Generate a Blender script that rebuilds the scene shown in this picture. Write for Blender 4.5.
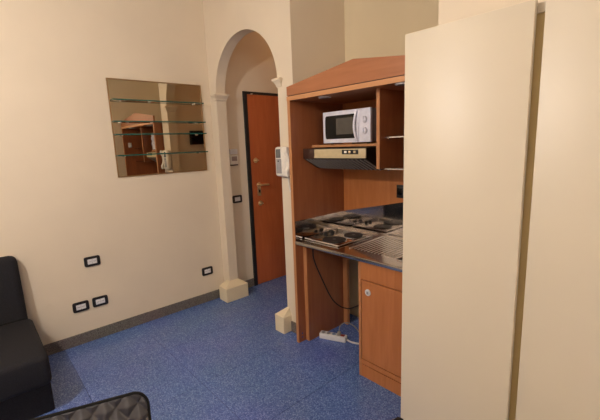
import bpy, bmesh, math, random
from mathutils import Vector, Matrix
random.seed(4)
for o in list(bpy.data.objects): bpy.data.objects.remove(o)
S = bpy.context.scene
C = S.collection

# ------------------------------------------------------------------ camera
F_PX = 372.244
yaw, pit, rol = -0.842247, 0.176768, 0.037448
fw = Vector((math.sin(yaw)*math.cos(pit), math.cos(yaw)*math.cos(pit), -math.sin(pit)))
rt = Vector((math.cos(yaw), -math.sin(yaw), 0)); dn = fw.cross(rt)
r2 = math.cos(rol)*rt + math.sin(rol)*dn
d2 = -math.sin(rol)*rt + math.cos(rol)*dn
cam_d = bpy.data.cameras.new('camera'); cam = bpy.data.objects.new('camera', cam_d); C.objects.link(cam)
cam_d.sensor_fit = 'HORIZONTAL'; cam_d.sensor_width = 36; cam_d.lens = F_PX/600*36
cam_d.clip_start = 0.05
M = Matrix((r2, -d2, -fw)).transposed().to_4x4(); M.translation = Vector((0, 0, 1.62))
cam.matrix_world = M; S.camera = cam
# ------------------------------------------------------------------ world, lamp place, exposure
w = bpy.data.worlds.new('world'); S.world = w; w.use_nodes = True
w.node_tree.nodes['Background'].inputs[0].default_value = (1, .85, .68, 1)
w.node_tree.nodes['Background'].inputs[1].default_value = 0.05
LAMP = Vector((-1.66, -0.72, 2.42)); LAMP_R = 0.07; LAMP_POWER = 455; LAMP_COL = (1, .92, .86)
FILL = Vector((2.4, -1.2, 2.5)); FILL_R = 0.20; FILL_POWER = 48  # unseen fill globe, added to brighten the surfaces turned towards it
S.view_settings.view_transform = 'Standard'; S.view_settings.look = 'None'
S.view_settings.exposure = 0.26; S.view_settings.gamma = 1; S.view_settings.use_curve_mapping = False

# ------------------------------------------------------------------ materials
def srgb(r, g, b):
    f = lambda c: (c/255/12.92) if c/255 <= .04045 else ((c/255+.055)/1.055)**2.4
    return (f(r), f(g), f(b), 1)
def nmat(name):
    m = bpy.data.materials.new(name); m.use_nodes = True
    nt = m.node_tree; return m, nt, nt.nodes['Principled BSDF']
def simple(name, col, rough=.5, metal=0, var=.06, scale=30, bump=0, spec=.5, **kw):
    m, nt, b = nmat(name)
    tc = nt.nodes.new('ShaderNodeTexCoord'); n = nt.nodes.new('ShaderNodeTexNoise')
    n.inputs['Scale'].default_value = scale; n.inputs['Detail'].default_value = 3
    nt.links.new(tc.outputs['Object'], n.inputs['Vector'])
    r = nt.nodes.new('ShaderNodeValToRGB')
    r.color_ramp.elements[0].position = .3; r.color_ramp.elements[1].position = .7
    r.color_ramp.elements[0].color = tuple(c*(1-var) for c in col[:3])+(1,)
    r.color_ramp.elements[1].color = tuple(min(1, c*(1+var)) for c in col[:3])+(1,)
    nt.links.new(n.outputs['Fac'], r.inputs['Fac']); nt.links.new(r.outputs['Color'], b.inputs['Base Color'])
    b.inputs['Roughness'].default_value = rough; b.inputs['Metallic'].default_value = metal
    b.inputs['Specular IOR Level'].default_value = spec
    if bump:
        bp = nt.nodes.new('ShaderNodeBump'); bp.inputs['Strength'].default_value = bump; bp.inputs['Distance'].default_value = .002
        nt.links.new(n.outputs['Fac'], bp.inputs['Height']); nt.links.new(bp.outputs['Normal'], b.inputs['Normal'])
    for k, v in kw.items(): b.inputs[k.replace('_', ' ')].default_value = v
    return m
def wood(name, c1, c2, axis='Z', rough=.38, spec=.45):
    m, nt, b = nmat(name)
    tc = nt.nodes.new('ShaderNodeTexCoord'); mp = nt.nodes.new('ShaderNodeMapping')
    s = {'X': (1.5, 14, 14), 'Y': (14, 1.5, 14), 'Z': (14, 14, 1.5)}[axis]
    mp.inputs['Scale'].default_value = s
    n = nt.nodes.new('ShaderNodeTexNoise'); n.inputs['Scale'].default_value = 2.2; n.inputs['Detail'].default_value = 7; n.inputs['Distortion'].default_value = .6
    n2 = nt.nodes.new('ShaderNodeTexNoise'); n2.inputs['Scale'].default_value = 1.1; n2.inputs['Detail'].default_value = 2
    r = nt.nodes.new('ShaderNodeValToRGB')
    r.color_ramp.elements[0].position = .3; r.color_ramp.elements[1].position = .72
    r.color_ramp.elements[0].color = c1; r.color_ramp.elements[1].color = c2
    mx = nt.nodes.new('ShaderNodeMix'); mx.data_type = 'FLOAT'; mx.inputs[0].default_value = .35
    L = nt.links
    L.new(tc.outputs['Object'], mp.inputs['Vector']); L.new(mp.outputs[0], n.inputs['Vector']); L.new(tc.outputs['Object'], n2.inputs['Vector'])
    L.new(n.outputs['Fac'], mx.inputs[2]); L.new(n2.outputs['Fac'], mx.inputs[3])
    L.new(mx.outputs[0], r.inputs['Fac']); L.new(r.outputs['Color'], b.inputs['Base Color'])
    b.inputs['Roughness'].default_value = rough; b.inputs['Specular IOR Level'].default_value = spec
    return m
def speckle(name, base, light, dark, scale, rough, tile_var=0):
    m, nt, b = nmat(name); L = nt.links
    g = nt.nodes.new('ShaderNodeNewGeometry')
    v = nt.nodes.new('ShaderNodeTexVoronoi'); v.inputs['Scale'].default_value = scale
    L.new(g.outputs['Position'], v.inputs['Vector'])
    sep = nt.nodes.new('ShaderNodeSeparateColor'); L.new(v.outputs['Color'], sep.inputs[0])
    r = nt.nodes.new('ShaderNodeValToRGB'); r.color_ramp.interpolation = 'CONSTANT'
    e = r.color_ramp.elements; e[0].color = dark; e[0].position = 0; e[1].color = base; e[1].position = .28
    x = e.new(.78); x.color = light
    L.new(sep.outputs[0], r.inputs['Fac'])
    n = nt.nodes.new('ShaderNodeTexNoise'); n.inputs['Scale'].default_value = 1.6; n.inputs['Detail'].default_value = 3
    L.new(g.outputs['Position'], n.inputs['Vector'])
    mx = nt.nodes.new('ShaderNodeMix'); mx.data_type = 'RGBA'; mx.blend_type = 'MULTIPLY'; mx.inputs[0].default_value = .35
    L.new(r.outputs['Color'], mx.inputs[6]); L.new(n.outputs['Color'], mx.inputs[7])
    hs = nt.nodes.new('ShaderNodeHueSaturation'); L.new(mx.outputs[2], hs.inputs['Color'])
    oi = nt.nodes.new('ShaderNodeObjectInfo'); mr = nt.nodes.new('ShaderNodeMapRange')
    mr.inputs[3].default_value = 1.2-tile_var; mr.inputs[4].default_value = 1.2+tile_var
    L.new(oi.outputs['Random'], mr.inputs[0]); L.new(mr.outputs[0], hs.inputs['Value'])
    L.new(hs.outputs['Color'], b.inputs['Base Color'])
    b.inputs['Roughness'].default_value = rough
    return m
def glass(name, col, rough=0):
    m, nt, b = nmat(name)
    b.inputs['Base Color'].default_value = col; b.inputs['Transmission Weight'].default_value = 1
    b.inputs['Roughness'].default_value = rough; b.inputs['IOR'].default_value = 1.45
    return m

MAT = dict(
    wall=simple('cream_wall_paint', (.76, .650, .500, 1), .65, var=.02, scale=3, spec=.3),
    niche=simple('ochre_niche_wall', (.74, .63, .43, 1), .7, var=.02, scale=3, spec=.2),  # slightly yellower than the other walls
    ceil=simple('white_ceiling_paint', (.72, .66, .55, 1), .8, var=.02, scale=3),
    plinth=simple('cream_plinth_paint', (.80, .68, .47, 1), .5, var=.03, scale=8),
    skirting=speckle('grey_stone_skirting', (.160, .130, .118, 1), (.25, .21, .19, 1), (.085, .070, .064, 1), 260, .45),
    floor=speckle('blue_speckled_vinyl', (.108, .178, .450, 1), (.195, .285, .590, 1), (.064, .112, .330, 1), 165, .25, .03),
    slab=simple('floor_underlay', (.035, .045, .09, 1), .8),
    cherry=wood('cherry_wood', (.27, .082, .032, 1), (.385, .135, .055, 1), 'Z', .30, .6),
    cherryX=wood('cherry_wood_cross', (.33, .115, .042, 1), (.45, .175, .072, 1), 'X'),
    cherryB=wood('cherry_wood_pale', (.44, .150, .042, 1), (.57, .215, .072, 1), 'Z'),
    edge=wood('cherry_edge_banding', (.44, .18, .068, 1), (.55, .25, .105, 1), 'Z', .45),
    edgeX=wood('cherry_edge_banding_cross', (.50, .22, .085, 1), (.62, .30, .13, 1), 'X', .45),
    door=wood('brown_door_wood', (.43, .102, .030, 1), (.54, .145, .048, 1), 'Z', .30, .6),
    black=simple('black_plastic', (.012, .010, .010, 1), .4),
    frame=simple('black_door_frame', (.012, .012, .014, 1), .5),
    white=simple('white_plastic', (.74, .72, .72, 1), .35),
    offwhite=simple('offwhite_plastic', (.80, .75, .66, 1), .35),
    grey=simple('grey_plastic', (.30, .29, .29, 1), .4),
    silver=simple('silver_metal', (.62, .62, .64, 1), .25, 1),
    brass=simple('polished_brass', (.90, .74, .50, 1), .38, 1),
    bronze=simple('bronze_mirror_frame', (.34, .20, .085, 1), .4, .6),
    mirror=simple('tinted_mirror', (.66, .60, .48, 1), .015, 1, var=0),
    gls=glass('shelf_glass', (.90, .97, .94, 1)),
    glsedge=simple('green_glass_edge', (.020, .13, .105, 1), .15, Transmission_Weight=.25),
    steel=simple('stainless_steel', (.52, .49, .48, 1), .085, 1, var=.08, scale=9, bump=.06),
    steeld=simple('brushed_steel_edge', (.56, .51, .45, 1), .24, 1, var=.05),
    rib=simple('ribbed_steel_glint', (.78, .74, .70, 1), .30, 1, var=.05),  # whitened so rims and ribs carry the lamp's glint in their colour
    iron=simple('cast_iron_hotplate', (.018, .016, .017, 1), .5),
    mw=simple('microwave_white', (.78, .77, .86, 1), .35),
    mwside=simple('microwave_grey_side', (.20, .17, .165, 1), .45),
    mwglass=simple('microwave_dark_glass', (.006, .005, .005, 1), .10, spec=.2),
    mwmeshrefl=simple('microwave_mesh_reflection', (.075, .066, .055, 1), .22),
    beige=simple('beige_hood_panel', (.60, .48, .28, 1), .4),
    hoodb=simple('brown_hood_end', (.055, .022, .014, 1), .4),
    hoodblk=simple('black_hood_body', (.007, .006, .006, 1), .45),
    slat=simple('grey_grille_slat', (.30, .27, .25, 1), .4),
    laminate=simple('cream_laminate', (.620, .535, .400, 1), .45, var=.015, scale=4, spec=.7),
    carcass=simple('ochre_laminate', (.68, .52, .24, 1), .5, var=.03, scale=6),
    fabric=simple('black_sofa_fabric', (.016, .0155, .019, 1), .85, var=.25, scale=160, bump=.5, spec=.25),
    leather=simple('black_leather', (.044, .041, .046, 1), .40, var=.12, scale=60, bump=.12),
    piping=simple('black_piping', (.006, .006, .006, 1), .75, spec=.2),
    chrome=simple('chrome', (.75, .75, .76, 1), .12, 1),
    red=simple('red_plastic', (.30, .03, .015, 1), .4),
    blue=simple('blue_plastic', (.22, .30, .50, 1), .4),
    cordw=simple('white_cable', (.70, .70, .70, 1), .45),
    cordg=simple('grey_cable', (.28, .27, .24, 1), .45),
    lcd=simple('grey_lcd', (.13, .135, .14, 1), .15),
    pinkgrey=simple('display_pink_grey', (.36, .27, .24, 1), .4),
)
m, nt, b = nmat('lamp_glow'); b.inputs['Base Color'].default_value = (.9, .9, .9, 1)
b.inputs['Emission Color'].default_value = LAMP_COL+(1,); b.inputs['Emission Strength'].default_value = LAMP_POWER; MAT['glow'] = m
m, nt, b = nmat('corridor_fill_glow'); b.inputs['Base Color'].default_value = (.9, .9, .9, 1)  # glow of the added corridor fill
b.inputs['Emission Color'].default_value = (1, .56, .28, 1); b.inputs['Emission Strength'].default_value = 13; MAT['glow2'] = m
m, nt, b = nmat('fill_globe_glow'); b.inputs['Base Color'].default_value = (.9, .9, .9, 1)  # glow of the added fill globe
b.inputs['Emission Color'].default_value = LAMP_COL+(1,); b.inputs['Emission Strength'].default_value = FILL_POWER; MAT['glow3'] = m

# ------------------------------------------------------------------ helpers
def bx(bm, x0, x1, y0, y1, z0, z1, bev=0, seg=2):
    b2 = bmesh.new(); bmesh.ops.create_cube(b2, size=1)
    for v in b2.verts:
        v.co = Vector(((x0+x1)/2+v.co.x*(x1-x0), (y0+y1)/2+v.co.y*(y1-y0), (z0+z1)/2+v.co.z*(z1-z0)))
    if bev: bmesh.ops.bevel(b2, geom=b2.edges[:], offset=bev, segments=seg, profile=.5, affect='EDGES')
    merge(bm, b2); return bm
def merge(bm, b2):
    me = bpy.data.meshes.new('tmp'); b2.to_mesh(me); b2.free(); bm.from_mesh(me); bpy.data.meshes.remove(me)
def box(*a, **k): return bx(bmesh.new(), *a, **k)
def poly(pts, axis, a0, a1, bev=0):
    """extrude a 2-D outline along an axis. axis 'y': pts (x,z); 'x': pts (y,z); 'z': pts (x,y)"""
    bm = bmesh.new()
    def P(p, a): return {'y': (p[0], a, p[1]), 'x': (a, p[0], p[1]), 'z': (p[0], p[1], a)}[axis]
    v0 = [bm.verts.new(P(p, a0)) for p in pts]; v1 = [bm.verts.new(P(p, a1)) for p in pts]
    n = len(pts); bm.faces.new(v0); bm.faces.new(v1[::-1])
    for i in range(n): bm.faces.new((v0[i], v1[i], v1[(i+1) % n], v0[(i+1) % n]))
    bmesh.ops.recalc_face_normals(bm, faces=bm.faces[:])
    if bev: bmesh.ops.bevel(bm, geom=bm.edges[:], offset=bev, segments=3, profile=.5, affect='EDGES')
    return bm
def cyl(p, r, h, axis='z', r2=None, seg=24, bev=0):
    bm = bmesh.new(); bmesh.ops.create_cone(bm, cap_ends=True, segments=seg, radius1=r, radius2=r if r2 is None else r2, depth=h)
    if bev: bmesh.ops.bevel(bm, geom=[e for e in bm.edges if len(e.link_faces) == 2 and any(len(f.verts) > 4 for f in e.link_faces)], offset=bev, segments=2, affect='EDGES')
    R = {'z': Matrix(), 'y': Matrix.Rotation(math.pi/2, 4, 'X'), 'x': Matrix.Rotation(math.pi/2, 4, 'Y')}[axis]
    bmesh.ops.transform(bm, matrix=Matrix.Translation(p) @ R, verts=bm.verts); return bm
def tube(pts, r, seg=8, smooth=4):
    P = [Vector(p) for p in pts]
    if smooth and len(P) > 2:   # Catmull-Rom
        Q = []
        E = [2*P[0]-P[1]]+P+[2*P[-1]-P[-2]]
        for i in range(1, len(E)-2):
            for k in range(smooth):
                t = k/smooth; a, b_, c, d = E[i-1:i+3]
                Q.append(.5*((2*b_)+(c-a)*t+(2*a-5*b_+4*c-d)*t*t+(3*b_-a-3*c+d)*t**3))
        P = Q+[P[-1]]
    bm = bmesh.new(); rings = []
    for i, p in enumerate(P):
        t = (P[min(i+1, len(P)-1)]-P[max(i-1, 0)]).normalized()
        u = t.orthogonal().normalized() if i == 0 else (u-t*u.dot(t)).normalized()
        v = t.cross(u)
        rings.append([bm.verts.new(p+r*(math.cos(2*math.pi*k/seg)*u+math.sin(2*math.pi*k/seg)*v)) for k in range(seg)])
    for a, b_ in zip(rings, rings[1:]):
        for k in range(seg): bm.faces.new((a[k], a[(k+1) % seg], b_[(k+1) % seg], b_[k]))
    bm.faces.new(rings[0][::-1]); bm.faces.new(rings[-1]); return bm
def sphere(p, r, sz=1, seg=24):
    bm = bmesh.new(); bmesh.ops.create_uvsphere(bm, u_segments=seg, v_segments=seg//2, radius=r)
    for v in bm.verts: v.co.z *= sz; v.co += Vector(p)
    return bm
def joined(*bms):
    bm = bmesh.new()
    for b2 in bms: merge(bm, b2)
    return bm
def wloc(o):
    l = Vector()
    while o: l += o.location; o = o.parent
    return l
def part(name, bm, mat, parent, smooth=True, label=None):
    me = bpy.data.meshes.new(name); off = wloc(parent)
    bmesh.ops.translate(bm, vec=-off, verts=bm.verts)
    bmesh.ops.recalc_face_normals(bm, faces=bm.faces[:])
    bm.to_mesh(me); bm.free(); me.materials.append(MAT[mat])
    if smooth: me.shade_smooth(); me.set_sharp_from_angle(angle=math.radians(40))
    o = bpy.data.objects.new(name, me); C.objects.link(o); o.parent = parent
    if label: o['label'] = label
    return o
def tag(o, label, cat, group=None):
    o['label'] = label; o['category'] = cat
    if group: o['group'] = group
    return o
def thing(name, loc, label, cat, group=None):
    o = bpy.data.objects.new(name, None); o.empty_display_size = .1; C.objects.link(o); o.location = loc
    return tag(o, label, cat, group)
def solo(name, bm, mat, label, cat, group=None, smooth=True):
    xs = [v.co for v in bm.verts]
    lo = Vector((min(v.x for v in xs), min(v.y for v in xs), min(v.z for v in xs))); hi = Vector((max(v.x for v in xs), max(v.y for v in xs), max(v.z for v in xs)))
    base = Vector(((lo.x+hi.x)/2, (lo.y+hi.y)/2, lo.z))
    bmesh.ops.translate(bm, vec=-base, verts=bm.verts)
    o = part(name, bm, mat, None, smooth); o.location = base
    return tag(o, label, cat, group)
def struct(name, bm, mat, smooth=False):
    o = part(name, bm, mat, None, smooth); o['kind'] = 'structure'; return o
def copy_tree(o, parent=None):
    c = o.copy(); C.objects.link(c); c.parent = parent
    for ch in list(o.children): copy_tree(ch, c)
    return c

# ------------------------------------------------------------------ room shell
XL, YA, YB = -3.475, 1.945, 2.050          # left wall, arch wall front and back
NX, NY = -2.208, 2.547                     # niche left and rear faces
RX, RY = -0.88, 1.64                       # projecting wall right of the niche
X1, Y0, Y1, H = 3.0, -2.6, 3.7, 3.2
floor = struct('floor', box(XL-.1, X1+.1, Y0-.1, Y1+.1, -.06, -.004), 'slab')
T = .61; g = .0011
gx = [XL]+[-2.23+T*k for k in range(-2, 10) if XL+.05 < -2.23+T*k < X1-.05]+[X1]
gy = [Y0]+[.41+T*k for k in range(-6, 8) if Y0+.05 < .41+T*k < Y1-.05]+[Y1]
for i in range(len(gx)-1):
    for j in range(len(gy)-1):
        if gx[i] > RX and gy[j] > 1.7: continue
        if gx[i+1] < 0 and gx[i] > -2.2 and gy[j] > 2.6: continue
        cx, cy = (gx[i]+gx[i+1])/2, (gy[j]+gy[j+1])/2
        hx, hy = (gx[i+1]-gx[i])/2-g, (gy[j+1]-gy[j])/2-g
        bm = bmesh.new(); e = .0012
        top = [bm.verts.new((sx*(hx-e), sy*(hy-e), 0)) for sx, sy in ((-1, -1), (1, -1), (1, 1), (-1, 1))]
        mid = [bm.verts.new((sx*hx, sy*hy, -e)) for sx, sy in ((-1, -1), (1, -1), (1, 1), (-1, 1))]
        bot = [bm.verts.new((sx*hx, sy*hy, -.004)) for sx, sy in ((-1, -1), (1, -1), (1, 1), (-1, 1))]
        bm.faces.new(top); bm.faces.new(bot[::-1])
        for a, b_ in ((mid, top), (bot, mid)):
            for k in range(4): bm.faces.new((a[k], a[(k+1) % 4], b_[(k+1) % 4], b_[k]))
        t = part('floor_tile', bm, 'floor', None, False); t.parent = floor; t.location = (cx, cy, 0)
struct('wall_left', box(XL-.1, XL, Y0, Y1, 0, H), 'wall')
# arch wall with its opening
AX0, AX1, ZS = -3.353, -2.391, 2.115; AC = (AX0+AX1)/2; AR = (AX1-AX0)/2
def arch_wall():
    bm = bmesh.new(); N = 40
    prof = [(AC-AR*math.cos(math.pi*k/N), ZS+AR*math.sin(math.pi*k/N)) for k in range(N+1)]
    rows = []
    for (x, z) in prof: rows.append((bm.verts.new((x, YA, z)), bm.verts.new((x, YB, z))))
    for a, b_ in zip(rows, rows[1:]): bm.faces.new((a[0], b_[0], b_[1], a[1]))
    tops = [(bm.verts.new((x, YA, H)), bm.verts.new((x, YB, H))) for x, z in prof]
    for i in range(len(prof)-1):
        for s in (0, 1): bm.faces.new((rows[i][s], rows[i+1][s], tops[i+1][s], tops[i][s]))
    merge(bm, box(XL, AX0, YA, YB, 0, H)); merge(bm, box(AX1, NX, YA, YB, 0, H))
    return bm
o = struct('wall_arch', arch_wall(), 'wall', True)
struct('wall_corridor', box(-2.30, NX, YB, Y1, 0, H), 'wall')
struct('wall_niche', box(NX, RX, NY, NY+.1, 0, H), 'niche')
struct('wall_right', box(RX, X1+.1, RY, NY+.1, 0, H), 'wall')
struct('wall_side', box(X1, X1+.1, Y0, RY, 0, H), 'wall')
struct('wall_rear', box(XL-.1, X1+.1, Y0-.1, Y0, 0, H), 'wall')
struct('wall_corridor_end', box(XL-.1, NX, Y1, Y1+.1, 0, H), 'wall')
struct('ceiling', box(XL-.1, X1+.1, Y0-.1, Y1+.1, H, H+.1), 'ceil')
# skirting
struct('baseboard_left', box(XL, XL+.012, Y0, YA, 0, .095, bev=.002), 'skirting')
struct('baseboard_corridor', box(XL, XL+.012, 2.122, 2.332, 0, .095, bev=.002), 'skirting')
struct('baseboard_arch', box(-2.339, NX, YA-.012, YA, 0, .095, bev=.002), 'skirting')
struct('baseboard_rear', box(XL+.012, X1, Y0, Y0+.012, 0, .095, bev=.002), 'skirting')
# pilaster plinths and capitals
def frustum(b, t):
    bm = bmesh.new()
    A = [bm.verts.new((x, y, b[4])) for x, y in ((b[0], b[2]), (b[1], b[2]), (b[1], b[3]), (b[0], b[3]))]
    B = [bm.verts.new((x, y, t[4])) for x, y in ((t[0], t[2]), (t[1], t[2]), (t[1], t[3]), (t[0], t[3]))]
    bm.faces.new(A[::-1]); bm.faces.new(B)
    for k in range(4): bm.faces.new((A[k], A[(k+1) % 4], B[(k+1) % 4], B[k]))
    return bm
struct('trim_1', joined(box(-3.428, -3.271, 1.852, 2.122, 0, .152, bev=.006), frustum((-3.424, -3.275, 1.856, 2.118, .150), (-3.41, AX0-.002, YA+.002, YB-.002, .200))), 'plinth')
struct('trim_2', joined(box(-2.460, -2.340, 1.850, 2.122, 0, .155, bev=.006), frustum((-2.456, -2.344, 1.854, 2.118, .153), (AX1+.002, AX1+.02, YA+.002, YB-.002, .212))), 'plinth')
def capital(xa, xb, inner):
    # inner = +1: opening lies at +x of the pilaster (left one); -1: right one
    def s(d0, z0, d1, z1):
        if inner > 0: return frustum((xa-d0*.4, xb+d0, YA-d0, YB+d0, z0), (xa-d1*.4, xb+d1, YA-d1, YB+d1, z1))
        return frustum((xa-d0, xb+d0*.6, YA-d0, YB+d0, z0), (xa-d1, xb+d1*.6, YA-d1, YB+d1, z1))
    return joined(s(.004, 2.062, .010, 2.070), s(.010, 2.070, .010, 2.080), s(.010, 2.080, .026, 2.110), s(.033, 2.110, .033, 2.126), s(.033, 2.126, .024, 2.131))
struct('trim_3', capital(AX0-.045, AX0, 1), 'wall')
struct('trim_4', capital(AX1, AX1+.045, -1), 'wall')

# ------------------------------------------------------------------ entrance door on the corridor's left wall
D0, D1 = 2.336, 3.30
door = struct('door_1', poly([(D0+.045, .006), (D1-.045, .006), (D1-.045, 2.163), (D0+.045, 2.163)], 'x', XL, XL+.018), 'door')
part('door_frame', joined(box(XL, XL+.022, D0, D0+.042, 0, 2.192), box(XL, XL+.022, D1-.042, D1, 0, 2.192), box(XL, XL+.022, D0+.042, D1-.042, 2.166, 2.192)), 'frame', door)
def lock(y, z, r=.024):
    l = part('lock_rosette', cyl((XL+.023, y, z), r, .01, 'x', bev=.003), 'brass', door)
    part('thumb_turn', joined(cyl((XL+.034, y, z), .010, .014, 'x'), box(XL+.040, XL+.056, y-.006, y+.024, z-.007, z+.007, bev=.003)), 'brass', l)
lock(2.444, 1.452, .029); lock(2.478, .962, .030)
hp = part('handle_plate', joined(cyl((XL+.022, 2.470, 1.175), .030, .010, 'x', bev=.003), box(XL+.018, XL+.026, 2.446, 2.494, 1.050, 1.175, bev=.003)), 'brass', door)
part('lever', joined(cyl((XL+.045, 2.470, 1.178), .013, .05, 'x'), tube([(XL+.066, 2.468, 1.178), (XL+.068, 2.52, 1.176), (XL+.062, 2.580, 1.170)], .012)), 'brass', hp)
part('cylinder', box(XL+.026, XL+.034, 2.457, 2.483, 1.085, 1.120, bev=.004), 'black', hp)
part('hinge_bolt', box(XL+.022, XL+.030, 2.42, 2.455, 2.158, 2.174, bev=.003), 'silver', door)

# ------------------------------------------------------------------ wall plates, thermostat, intercom
def rrect(y0, y1, z0, z1, r, n=4):
    pts = []
    for cy, cz, a0 in ((y1-r, z1-r, 0), (y0+r, z1-r, 90), (y0+r, z0+r, 180), (y1-r, z0+r, 270)):
        for k in range(n+1):
            a = math.radians(a0+90*k/n); pts.append((cy+r*math.cos(a), cz+r*math.sin(a)))
    return pts
def wall_plate(y, z, w, h, label, kind, group):
    t = thing('wall_socket' if kind == 's' else 'light_switch', (XL, y, z-h/2), label, 'socket' if kind == 's' else 'switch', group)
    part('cover_plate', poly(rrect(y-w/2, y+w/2, z-h/2, z+h/2, .014), 'x', XL, XL+.011), 'black', t)
    for k in (-1, 1):
        mcy = y+k*w*.15
        mo = part('module', box(XL+.009, XL+.0135, mcy-w*.145, mcy+w*.145, z-h*.26, z+h*.26, bev=.0015), 'white', t)
        if kind == 's':
            for q in (-1, 0, 1): part('pin_hole', cyl((XL+.0135, mcy+q*.007, z), .0022, .001, 'x', seg=8), 'black', mo)
    return t
wall_plate(.703, .699, .122, .084, 'black framed double wall socket alone above the pair by the sofa', 's', 'black framed wall sockets')
wall_plate(.572, .330, .122, .084, 'black framed low wall socket of the pair, the one nearer the sofa', 's', 'black framed wall sockets')
wall_plate(.722, .332, .122, .084, 'black framed low wall socket of the pair, the one farther from the sofa', 's', 'black framed wall sockets')
wall_plate(1.756, .333, .120, .084, 'black framed low wall socket next to the arch pilaster', 's', 'black framed wall sockets')
wall_plate(2.182, 1.046, .115, .084, 'black framed light switch on the corridor wall beside the brown door', 'w', None)
t = thing('thermostat', (XL, 2.17, 1.43), 'small white room thermostat with silver top piece on the corridor wall', 'thermostat')
bd = part('body', box(XL, XL+.028, 2.118, 2.215, 1.425, 1.525, bev=.005), 'offwhite', t)
part('display', box(XL+.027, XL+.030, 2.135, 2.198, 1.462, 1.510, bev=.001), 'pinkgrey', bd)
part('base_strip', box(XL, XL+.022, 2.122, 2.211, 1.412, 1.4245, bev=.003), 'hoodb', t)
part('top_piece', box(XL, XL+.032, 2.116, 2.210, 1.532, 1.588, bev=.008), 'white', t)
# intercom
t = thing('video_intercom', (-2.30, YA, 1.36), 'white video intercom with handset on the pier right of the arch', 'intercom')
IY = YA-.062
bd = part('body', box(-2.398, -2.268, IY, YA, 1.362, 1.600, bev=.022, seg=3), 'offwhite', t)
part('screen', box(-2.376, -2.318, IY-.003, IY+.004, 1.512, 1.582, bev=.002), 'lcd', bd)
part('speaker_panel', box(-2.376, -2.312, IY-.002, IY+.004, 1.388, 1.506, bev=.002), 'grey', bd)
part('button', cyl((-2.346, IY-.004, 1.487), .006, .005, 'y'), 'black', bd)
hs = [(-2.262, 1.366), (-2.216, 1.366), (-2.216, 1.405), (-2.230, 1.44), (-2.236, 1.48), (-2.230, 1.525), (-2.214, 1.555), (-2.214, 1.597), (-2.262, 1.597)]
hset = [(YA, 1.366), (YA-.074, 1.366), (YA-.078, 1.405), (YA-.058, 1.44), (YA-.052, 1.48), (YA-.058, 1.525), (YA-.078, 1.56), (YA-.074, 1.597), (YA, 1.597)]
part('handset', poly(hset, 'x', -2.266, -2.228, bev=.004), 'offwhite', t)
part('cord', tube([(-2.244, YA-.03, 1.372), (-2.240, YA-.028, 1.32), (-2.246, YA-.02, 1.262), (-2.262, YA-.018, 1.242), (-2.272, YA-.02, 1.29), (-2.270, YA-.03, 1.366)], .0065), 'offwhite', t)
# dark panel on the corridor's right wall, seen in the mirror
t = thing('fuse_box', (-2.30, 2.4, 1.64), 'black fuse box on the corridor wall, seen only in the mirror', 'fuse box')
part('casing', box(-2.335, -2.30, 2.25, 2.50, 1.655, 1.835, bev=.006), 'black', t)
part('door', box(-2.341, -2.335, 2.26, 2.49, 1.665, 1.825, bev=.002), 'mwglass', t)

# ------------------------------------------------------------------ mirror with glass shelves
t = thing('wall_mirror', (XL, 1.417, 1.384), 'bronze tinted wall mirror with thin frame behind four glass shelves', 'mirror')
MY0, MY1, MZ0, MZ1 = .990, 1.846, 1.386, 2.217
part('glass', box(XL, XL+.008, MY0+.006, MY1-.006, MZ0+.006, MZ1-.006), 'mirror', t, False)
for n, a in (('frame_bar', (MY0, MY1, MZ1-.009, MZ1)), ('frame_bar', (MY0, MY1, MZ0, MZ0+.009)), ('frame_bar', (MY0, MY0+.009, MZ0+.009, MZ1-.009)), ('frame_bar', (MY1-.009, MY1, MZ0+.009, MZ1-.009))):
    part(n, box(XL, XL+.012, *a), 'bronze', t, False)
names = ['uppermost glass shelf across the wall mirror', 'second glass shelf from the top across the wall mirror', 'third glass shelf from the top across the wall mirror', 'lowest glass shelf across the wall mirror']
for (z, ya, yb), nm in zip(((2.039, 1.004, 1.828), (1.860, .990, 1.834), (1.752, .990, 1.834), (1.574, .990, 1.834)), names):
    s = thing('glass_shelf', (XL, 1.417, z-.006), 'thin green edged '+nm, 'shelf', 'glass shelves on the mirror')
    xa, xb = XL+.013, XL+.080
    pn = part('pane', box(xa, xb-.002, ya+.002, yb-.002, z-.004, z+.004), 'gls', s, False)
    part('front_edge', box(xb-.002, xb, ya, yb, z-.005, z+.005), 'glsedge', s, False)
    part('end_edge', box(xa, xb-.002, ya, ya+.002, z-.005, z+.005), 'glsedge', s, False)
    part('end_edge', box(xa, xb-.002, yb-.002, yb, z-.005, z+.005), 'glsedge', s, False)
    for yy in (ya+.07, yb-.07):
        part('bracket', joined(cyl((XL+.022, yy, z-.0085), .006, .028, 'x', seg=12), box(XL+.010, XL+.034, yy-.008, yy+.008, z-.007, z-.0042)), 'chrome', s)

# ------------------------------------------------------------------ kitchenette: tall wooden surround
KX0, KX1, KY0, KY1 = -2.173, -0.905, 1.850, 2.445
IX0, IX1 = KX0+.029, KX1-.025
ZU = 1.932
t = thing('kitchen_surround', ((KX0+KX1)/2, 2.15, 0), 'tall cherry wood kitchenette surround with a low gabled pediment in the niche', 'kitchenette')
for x0, x1 in ((KX0, IX0), (IX1, KX1)):
    sp = part('side_panel', box(x0, x1, KY0+.002, KY1, 0, ZU), 'cherry', t, False)
    part('edge_band', box(x0, x1, KY0, KY0+.002, 0, ZU), 'edge', sp, False)
part('top_board', box(KX0, KX1, KY0+.002, KY1, ZU, ZU+.030), 'cherryX', t, False)
part('front_strip', box(KX0, KX1, KY0-.003, KY0+.002, ZU, ZU+.030), 'edgeX', t, False)
part('pediment', poly([(KX0, ZU+.036), (KX1, ZU+.036), (KX1, 2.031), ((KX0+KX1)/2, 2.113), (KX0, 2.031)], 'y', KY0, KY0+.022), 'cherryX', t, False)
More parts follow.
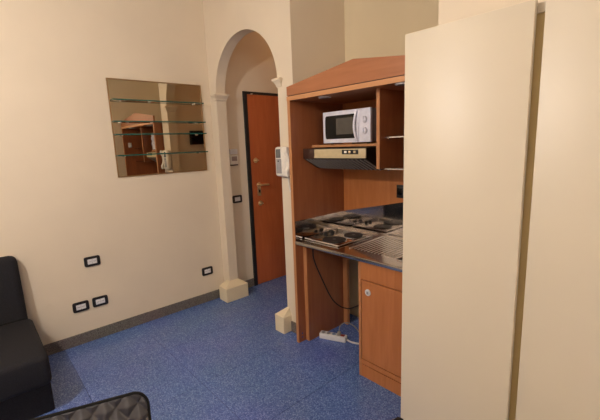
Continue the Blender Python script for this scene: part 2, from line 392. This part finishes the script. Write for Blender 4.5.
part('shadow_groove', box(KX0+.004, KX1-.004, KY0+.006, KY0+.02, ZU+.030, ZU+.036), 'hoodb', t, False)
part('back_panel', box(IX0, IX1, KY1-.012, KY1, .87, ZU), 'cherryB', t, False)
dv = part('divider', box(-1.441, -1.417, 1.952, KY1-.012, 1.442, ZU), 'cherry', t, False)
part('edge_band', box(-1.441, -1.417, 1.950, 1.952, 1.442, ZU), 'edge', dv, False)
sh = part('shelf', box(IX0, -1.441, 2.069, KY1-.012, 1.585, 1.603), 'cherry', t, False)
part('edge_band', box(IX0, -1.441, 2.067, 2.069, 1.585, 1.603), 'edgeX', sh, False)
lp = part('leg_panel', box(IX0, -2.106, 1.932, 2.36, 0, .842), 'cherry', t, False)
part('edge_band', box(IX0, -2.106, 1.930, 1.932, 0, .842), 'edge', lp, False)
part('rear_post', box(IX0, -2.062, 2.362, 2.392, 0, .842), 'edge', t, False)
part('dowel_cap', cyl((-2.1405, 1.885, .075), .007, .003, 'x', seg=12), 'chrome', t)
part('dowel_cap', cyl((-2.1405, 1.885, .042), .007, .003, 'x', seg=12), 'chrome', t)
# glass shelves of the right compartment
for z, lb in ((1.638, 'upper small glass shelf in the right compartment beside the microwave'), (1.440, 'lower small glass shelf under the right compartment beside the hood')):
    s = thing('glass_shelf', (-1.15, 2.2, z-.006), lb, 'shelf', 'glass shelves in the kitchenette')
    part('pane', box(-1.414, IX1-.003, 2.002, KY1-.014, z-.004, z+.004), 'gls', s, False)
    part('front_edge', box(-1.414, IX1-.003, 2.0, 2.002, z-.004, z+.004), 'silver', s, False)
    for yy in (2.04, 2.38): part('pin', cyl((-1.409, yy, z-.008), .005, .014, 'x', seg=10), 'chrome', s)
t = thing('wall_hook', (-.94, 1.94, 1.66), 'white hook on the kitchenette right panel, seen only in the mirror', 'hook')
part('plate', box(IX1-.008, IX1, 1.915, 1.965, 1.655, 1.725, bev=.004), 'white', t); part('peg', tube([(IX1-.006, 1.94, 1.68), (IX1-.03, 1.94, 1.672), (IX1-.035, 1.94, 1.69)], .006), 'white', t)
for x, y, lb in ((-1.862, 1.928, 'round recessed spotlight under the top board above the microwave'), (-1.225, 1.905, 'round recessed spotlight under the top board above the right compartment')):
    s = thing('recessed_spotlight', (x, y, ZU-.006), lb, 'spotlight', 'spotlights in the kitchenette top')
    part('ring', cyl((x, y, ZU-.004), .046, .008, 'z', bev=.003), 'white', s); part('lens', cyl((x, y, ZU-.0085), .032, .002, 'z'), 'grey', s)

# ------------------------------------------------------------------ base cabinet
BX0, BX1, BY = -1.527, IX1-.002, 1.865
t = thing('base_cabinet', ((BX0+BX1)/2, 2.14, 0), 'cherry wood base cabinet with one door under the steel worktop', 'cabinet')
part('body', box(BX0, BX1, BY+.012, 2.40, 0, .842), 'cherry', t, False)
part('stile', box(BX0, BX0+.020, BY, BY+.012, 0, .842), 'edge', t, False)
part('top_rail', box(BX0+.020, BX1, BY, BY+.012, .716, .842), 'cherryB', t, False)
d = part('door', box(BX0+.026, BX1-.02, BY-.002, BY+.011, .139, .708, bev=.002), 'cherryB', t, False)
k = part('lock', joined(cyl((-1.444, BY-.006, .637), .0225, .010, 'y', bev=.003)), 'white', d)
part('key_slot', box(-1.452, -1.436, BY-.0125, BY-.0105, .627, .645, bev=.0008), 'grey', k)
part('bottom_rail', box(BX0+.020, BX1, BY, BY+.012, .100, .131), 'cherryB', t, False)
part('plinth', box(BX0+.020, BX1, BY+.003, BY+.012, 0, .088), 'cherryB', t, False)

# ------------------------------------------------------------------ steel worktop
WZ = .869
t = thing('steel_worktop', ((IX0+IX1)/2, 2.14, .842), 'stainless steel kitchenette worktop with splashback and ribbed drainer', 'worktop')
part('top', box(IX0+.001, IX1-.001, KY0+.004, KY1-.016, WZ-.004, WZ), 'steel', t, False)
part('front_edge', box(IX0+.001, IX1-.001, KY0-.004, KY0+.004, WZ-.026, WZ, bev=.002), 'steeld', t)
part('side_splashback', box(IX0+.0005, IX0+.003, KY0+.006, KY1-.016, WZ, 1.024), 'steel', t, False)
part('rear_splashback', poly([(IX0+.003, WZ), (IX1-.001, WZ), (IX1-.001, 1.29), (IX0+.003, 1.024)], 'y', KY1-.0155, KY1-.013), 'steel', t, False)
DX0, DX1, DY0, DY1 = -1.685, -1.30, 1.965, 2.385
part('drainer_rim', joined(tube([(DX0, DY0, WZ+.002), (DX0-.02, DY1, WZ+.002)], .005, smooth=0), tube([(DX0-.02, DY1, WZ+.001), (DX1, DY1-.01, WZ+.001)], .003, smooth=0)), 'rib', t)
n = 13
for i in range(n):
    x = DX0+.03+(DX1-DX0-.04)*i/(n-1)
    part('drainer_rib', tube([(x, DY0+.02, WZ), (x-.012, DY1-.02, WZ)], .0034, seg=6, smooth=0), 'rib', t)
s_ = part('sink_drain', cyl((-1.262, 1.985, WZ+.002), .032, .004, 'z', bev=.001), 'black', t)
part('drain_ring', joined(tube([(-1.262+.034*math.cos(a*math.pi/8), 1.985+.034*math.sin(a*math.pi/8), WZ+.003) for a in range(17)], .003, smooth=0)), 'chrome', s_)

# ------------------------------------------------------------------ hob
HX0, HX1, HY0, HY1 = -2.130, -1.765, 1.935, 2.340
t = thing('electric_hob', ((HX0+HX1)/2, 2.13, WZ), 'steel two plate electric hob set in the worktop', 'hob')
part('plate', box(HX0, HX1, HY0, HY1, WZ, WZ+.010, bev=.004), 'steel', t)
part('rim', joined(tube([(HX0+.006, HY0+.004, WZ+.009), (HX1-.004, HY0+.004, WZ+.009)], .0045, smooth=0), tube([(HX1-.004, HY0+.004, WZ+.009), (HX1-.004, HY1-.004, WZ+.009)], .0035, smooth=0), tube([(HX1-.004, HY1-.004, WZ+.009), (HX0+.006, HY1-.004, WZ+.009)], .0035, smooth=0)), 'rib', t)
for (cx, cy, r) in ((-1.898, 2.035, .090), (-1.875, 2.235, .078)):
    pl_ = part('hotplate', cyl((cx, cy, WZ+.015), r, .010, 'z', bev=.003, seg=40), 'iron', t)
    part('ring', cyl((cx, cy, WZ+.0105), r+.008, .003, 'z', seg=40), 'chrome', pl_)
    part('centre_dimple', cyl((cx, cy, WZ+.0195), .014, .002, 'z'), 'mwside', pl_)
for (cx, cy) in ((-2.085, 2.135), (-2.077, 2.205)):
    kb = part('knob', cyl((cx, cy, WZ+.017), .018, .016, 'z', r2=.016, bev=.003), 'black', t)
    part('grip', box(cx-.004, cx+.004, cy-.015, cy+.015, WZ+.0245, WZ+.029, bev=.002), 'black', kb)
for (cx, cy) in ((-1.79, 2.125), (-1.79, 2.30), (-2.05, 2.30)): part('indicator', cyl((cx, cy, WZ+.012), .006, .006, 'z', seg=12), 'chrome', t)

# ------------------------------------------------------------------ microwave
MX0, MX1, MYF, MZ0_, MZ1_ = -1.993, -1.556, 2.040, 1.613, 1.838
t = thing('microwave', ((MX0+MX1)/2, 2.2, 1.603), 'white microwave oven with two round knobs on the shelf above the hood', 'microwave')
part('body', box(MX0+.003, MX1-.003, MYF+.022, 2.37, MZ0_+.002, MZ1_-.002, bev=.003), 'mwside', t)
part('control_panel', box(MX1-.098, MX1, MYF, MYF+.022, MZ0_, MZ1_, bev=.004), 'mw', t)
d = part('door', box(MX0, MX1-.100, MYF, MYF+.022, MZ0_, MZ1_, bev=.004), 'mw', t)
wx0, wx1, wz0, wz1 = MX0+.030, MX1-.126, MZ0_+.030, MZ1_-.030
wp = [(wx0-.004, (wz0+wz1)/2-.05), (wx0, wz0+.008), (wx0+.008, wz0), (wx1+.010, wz0), (wx1+.002, (wz0+wz1)/2-.045), (wx1-.002, (wz0+wz1)/2), (wx1+.002, (wz0+wz1)/2+.045), (wx1+.010, wz1), (wx0+.008, wz1), (wx0, wz1-.008), (wx0-.004, (wz0+wz1)/2+.05)]
wn = part('window', poly(wp, 'y', MYF-.003, MYF+.004), 'mwglass', d, False)
part('window_mesh_reflection', box(wx0+.105, wx1-.018, MYF-.0045, MYF-.002, wz0+.03, wz1-.022), 'mwmeshrefl', wn, False)  # lighter mesh tone paints in the reflection on the window
part('handle', tube([(MX1-.112, MYF-.006, MZ0_+.012), (MX1-.122, MYF-.014, MZ0_+.06), (MX1-.126, MYF-.018, (MZ0_+MZ1_)/2), (MX1-.122, MYF-.014, MZ1_-.06), (MX1-.112, MYF-.006, MZ1_-.012)], .008), 'mw', d)
for z in (1.764, 1.690):
    kb = part('knob', cyl((MX1-.046, MYF-.008, z), .023, .018, 'y', r2=.020, bev=.003), 'mw', t)
    part('grip', box(MX1-.050, MX1-.042, MYF-.024, MYF-.016, z-.019, z+.019, bev=.002), 'mw', kb)
for x in (MX0+.05, MX1-.05):
    for y in (2.085, 2.33): part('foot', cyl((x, y, 1.608), .012, .010, 'z', seg=12), 'black', t)

# ------------------------------------------------------------------ range hood
HX0, HX1, HF = -2.137, -1.531, 1.960
t = thing('range_hood', ((HX0+HX1)/2, 2.15, 1.42), 'slim beige and brown cooker hood with slanted black grille over the hob', 'range hood')
prof = [(HF+.006, 1.577), (2.40, 1.577), (2.40, 1.420), (2.115, 1.420), (HF+.006, 1.503)]
part('body', poly(prof, 'x', HX0, HX1), 'hoodblk', t, False)
part('end_cap', box(HX0, -2.011, HF, HF+.006, 1.503, 1.577, bev=.002), 'hoodb', t)
fp = part('front_panel', box(-2.010, HX1, HF-.003, HF+.006, 1.512, 1.573, bev=.002), 'beige', t)
part('lower_lip', box(-2.010, HX1, HF-.007, HF-.002, 1.509, 1.521, bev=.0015), 'beige', fp)
cp = part('control_strip', box(-1.735, -1.592, HF-.006, HF-.003, 1.536, 1.566, bev=.001), 'black', fp)
for x0, x1, mt in ((-1.712, -1.690, 'offwhite'), (-1.674, -1.656, 'brass'), (-1.630, -1.612, 'beige')): part('switch', box(x0, x1, HF-.010, HF-.006, 1.543, 1.559, bev=.002), mt, t).parent = cp
n = 16
for i in range(n):
    x = HX0+.03+(HX1-HX0-.05)*i/(n-1)
    a = Vector((x, HF+.010, 1.4975)); e = Vector((x+.030, 2.106, 1.4215))
    part('grille_slat', tube([a, e], .0042, seg=6, smooth=0), 'slat', t, False)

# outlet on the back panel
t = thing('wall_socket', (-1.575, KY1-.012, 1.19), 'black wall socket on the wooden back panel above the worktop', 'socket')
part('cover_plate', box(-1.605, -1.545, KY1-.024, KY1-.012, 1.185, 1.285, bev=.005), 'black', t)
part('module', box(-1.595, -1.555, KY1-.027, KY1-.024, 1.21, 1.26, bev=.002), 'mwglass', t)

# ------------------------------------------------------------------ power strip and cables under the worktop
A = Vector((-2.090, 2.043, 0)); B = Vector((-1.880, 2.135, 0)); dr = (B-A).normalized(); ang = math.atan2(dr.y, dr.x); Lg = (B-A).length
t = thing('power_strip', (A+B)/2, 'white multi socket power strip lying on the blue floor under the worktop', 'power strip'); 
def loc(bm): return bm
def ps(name, bm, mat, par):
    me = bpy.data.meshes.new(name); bmesh.ops.recalc_face_normals(bm, faces=bm.faces[:]); bm.to_mesh(me); bm.free(); me.materials.append(MAT[mat]); me.shade_smooth(); me.set_sharp_from_angle(angle=math.radians(40))
    o = bpy.data.objects.new(name, me); C.objects.link(o); o.parent = par; return o
t.rotation_euler = (0, 0, ang)
bd = ps('body', box(-Lg/2, Lg/2, -.028, .028, 0, .048, bev=.006), 'white', t)
for i, mt in enumerate(('grey', 'grey', 'blue', 'grey')):
    x = -Lg/2+.030+i*.046
    so = ps('socket', cyl((x, 0, .0485), .017, .002, 'z', seg=20), mt, bd)
    for q in (-1, 1): ps('pin_hole', cyl((x, q*.007, .0497), .0025, .001, 'z', seg=8), 'black', bd)
ps('rocker_switch', box(Lg/2-.048, Lg/2-.014, -.014, .014, .047, .054, bev=.003), 'red', bd)
ps('plug', joined(cyl((-Lg/2+.030+.138, 0, .064), .016, .03, 'z', bev=.003)), 'cordg', t)
solo('white_cable', tube([B+Vector((.004, .002, .018)), B+Vector((.05, .01, .010)), B+Vector((.12, .05, .008)), B+Vector((.2, .13, .008)), B+Vector((.30, .22, .008))], .0075), 'cordw', 'thick white cable running from the power strip behind the base cabinet', 'cable')
pg = A+dr*(.168)
solo('grey_cable', tube([pg+Vector((0, 0, .081)), pg+Vector((.005, .01, .13)), pg+Vector((.05, .03, .165)), pg+Vector((.11, .06, .145)), pg+Vector((.15, .10, .07)), pg+Vector((.17, .15, .012)), pg+Vector((.22, .26, .008))], .004), 'cordg', 'thin grey cable looping up out of the power strip', 'cable')
solo('black_cable', tube([(-2.085, 1.985, .836), (-2.085, 1.99, .70), (-2.07, 2.06, .52), (-2.05, 2.14, .34), (-2.02, 2.20, .255), (-1.97, 2.25, .225), (-1.92, 2.29, .24), (-1.80, 2.41, .33), (-1.78, 2.43, .50)], .0055), 'black', 'black cable drooping in the open space under the worktop', 'cable')
solo('drain_pipe', joined(tube([(-2.03, 2.52, 0), (-2.03, 2.52, .842)], .018, smooth=0, seg=14), tube([(-2.03, 2.52, .20), (-2.03, 2.52, .23)], .023, smooth=0, seg=14)), 'cordw', 'white vertical drain pipe on the niche wall under the worktop', 'pipe')

# ------------------------------------------------------------------ wardrobe
WY, WX0, WH = 1.150, -.734, 1.962
t = thing('wardrobe', (.1, 1.4, 0), 'tall cream laminate wardrobe with plain flat doors', 'wardrobe')
dw, gap = .381, .0235
WX1 = WX0+4*dw+3*gap
part('carcass', box(WX0+.004, WX1-.004, WY+.030, RY-.005, 0, WH-.03), 'carcass', t, False)
part('top_board', box(WX0+.004, WX1-.004, WY+.022, RY-.005, WH-.03, WH-.006), 'laminate', t, False)
for i in range(4):
    x = WX0+i*(dw+gap)
    part('door', box(x, x+dw, WY, WY+.020, .07, WH, bev=.0022), 'laminate', t)
part('plinth', box(WX0+.004, WX1-.004, WY+.025, WY+.030, 0, .068), 'laminate', t, False)

# ------------------------------------------------------------------ sofa
t = thing('sofa', (-3.05, -.7, 0), 'black fabric armless sofa bed against the left wall', 'sofa')
SY0, SY1 = -1.65, .222
part('base', box(-3.38, -2.665, SY0+.02, SY1-.005, .0, .235, bev=.01), 'fabric', t)
def cushion(x0, x1, z0, z1, bev):
    return box(x0, x1, SY0, SY1, z0, z1, bev=bev, seg=4)
part('seat_cushion', cushion(-3.30, -2.575, .225, .425, .035), 'fabric', t)
part('backrest', poly([(-3.455, .26), (-3.27, .30), (-3.315, .62), (-3.345, .885), (-3.465, .885)], 'y', SY0, SY1-.022, bev=.045), 'fabric', t)
part('seam', tube([(-3.278, SY0+.03, .428), (-3.278, SY1-.03, .428)], .005, smooth=0), 'piping', t)

# ------------------------------------------------------------------ quilted chairs
def make_chair(label, group):
    """local: +x is the way the sitter faces, y across, backrest front at x=0"""
    t = thing('quilted_chair', (0, 0, 0), label, 'chair', group)
    W, ZT, ZB, lean = .235, .800, .44, .15
    rc = .045
    def inside(u, v):   # rounded rectangle outline mapping: clamp the corner
        return u, v
    bm = bmesh.new(); NU, NV = 120, 92
    P = .068
    grid = []
    def warp(a, b):
        # square (a,b in -1..1) to a rounded rectangle in (y, h)
        hw, hh = W, (ZT-ZB)/2
        y, h = a*hw, b*hh
        ax, bh = abs(y)-(hw-rc), abs(h)-(hh-rc)
        if ax > 0 and bh > 0:
            m_ = max(ax, bh); l = math.hypot(ax, bh)
            if l > 1e-9:
                ax, bh = ax*m_/l, bh*m_/l
            y = math.copysign(hw-rc+ax, y); h = math.copysign(hh-rc+bh, h)
        return y, h
    for i in range(NV+1):
        row = []
        for j in range(NU+1):
            a, b_ = -1+2*j/NU, -1+2*i/NV
            y, h = warp(a, b_)
            p = (y+h*.9)/P; q = (y-h*.9)/P
            dp = abs(p-round(p))*2; dq = abs(q-round(q))*2      # 0 on the stitch lines
            puff = .013*min(dp, dq, .8)**.5
            edge = max(abs(a), abs(b_)); rim = 1 if edge < .975 else max(0, 1-((edge-.975)/.025)**2)
            x = .002*rim+puff*rim
            z = (ZT+ZB)/2+h
            row.append(bm.verts.new((x-(z-ZB)*lean/(ZT-ZB), y, z)))
        grid.append(row)
    for i in range(NV):
        for j in range(NU): bm.faces.new((grid[i][j], grid[i][j+1], grid[i+1][j+1], grid[i+1][j]))
    ring = [grid[0][j] for j in range(NU)]+[grid[i][NU] for i in range(NV)]+[grid[NV][j] for j in range(NU, 0, -1)]+[grid[i][0] for i in range(NV, 0, -1)]
    outline = [v.co.copy() for v in ring]
    bk = [bm.verts.new(v.co+Vector((-.010, 0, -.004))) for v in ring]
    for k in range(len(ring)): bm.faces.new((ring[k], bk[k], bk[(k+1) % len(ring)], ring[(k+1) % len(ring)]))
    bm.faces.new(bk[::-1])
    ba = part('backrest', bm, 'leather', t)
    part('piping', tube([p+Vector((.002, 0, 0)) for p in outline[::3]]+[outline[0]], .0055, seg=6, smooth=0), 'piping', ba)
    part('seat', box(.0, .44, -W, W, .40, .475, bev=.025, seg=3), 'leather', t)
    for sy in (-1, 1):
        part('leg', tube([(.40, sy*(W-.04), .40), (.43, sy*(W-.02), 0)], .014, smooth=0, seg=10), 'piping', t)
        part('leg', tube([(.03, sy*(W-.04), .40), (-.04, sy*(W-.02), 0)], .014, smooth=0, seg=10), 'piping', t)
        part('back_support', tube([(.06, sy*.16, .42), (-.05, sy*.16, .42), (-.062, sy*.16, .50)], .012, smooth=0, seg=8), 'piping', t)
    return t
ch = make_chair('black quilted leather chair in front of the sofa, its backrest top in view', 'quilted chairs')
ha = math.radians(-18.5)                     # heading of the sitter
cor = Vector((-1.240, .362, 0))               # world place of the backrest's far top corner
cd = Vector((math.sin(math.radians(18.5)), math.cos(math.radians(18.5)), 0))
nrm = Vector((cd.y, -cd.x, 0))
ch.location = cor-cd*.235+nrm*.15; ch.rotation_euler = (0, 0, math.atan2(nrm.y, nrm.x))
c2 = copy_tree(ch); c2['label'] = 'black quilted leather chair before the wardrobe, only its backrest corner showing'
cor2 = Vector((-.566, .884, 0)); hd = math.radians(168)
cd2 = Vector((math.sin(hd), math.cos(hd), 0)); n2_ = Vector((-cd2.y, cd2.x, 0))
c2.location = cor2+cd2*.235+n2_*.15; c2.rotation_euler = (0, 0, math.atan2(n2_.y, n2_.x))

# ------------------------------------------------------------------ pendant lamp (outside the frame, lights the room) and an added fill globe
def pendant(t, P, r, mt):
    part('globe', sphere(P, r), mt, t)
    part('cap', cyl(P+Vector((0, 0, r+.02)), .035, .05, 'z', r2=.02), 'chrome', t)
    part('cord', tube([P+Vector((0, 0, r+.04)), (P.x, P.y, H-.03)], .004, smooth=0), 'black', t)
    part('canopy', cyl((P.x, P.y, H-.015), .05, .03, 'z', bev=.004), 'chrome', t)
t = thing('offscreen_lamp', (LAMP.x, LAMP.y, LAMP.z-LAMP_R), 'small glowing glass globe pendant hanging in front of the sofa', 'lamp', 'pendant lamps')
pendant(t, LAMP, LAMP_R, 'glow')
t = thing('offscreen_lamp', (FILL.x, FILL.y, FILL.z-FILL_R), 'large glowing globe added out of view as fill light', 'lamp', 'pendant lamps')
pendant(t, FILL, FILL_R, 'glow3')

# small dim fill light added on the corridor ceiling, out of view
CL = Vector((-2.86, 2.95, H-.06))
t = thing('corridor_fill', (CL.x, CL.y, H-.10), 'round dim fill light added unseen on the corridor ceiling', 'lamp')
part('base_ring', cyl((CL.x, CL.y, H-.01), .13, .02, 'z', bev=.004), 'white', t)
part('diffuser', sphere((CL.x, CL.y, H-.045), .11, .4), 'glow2', t)
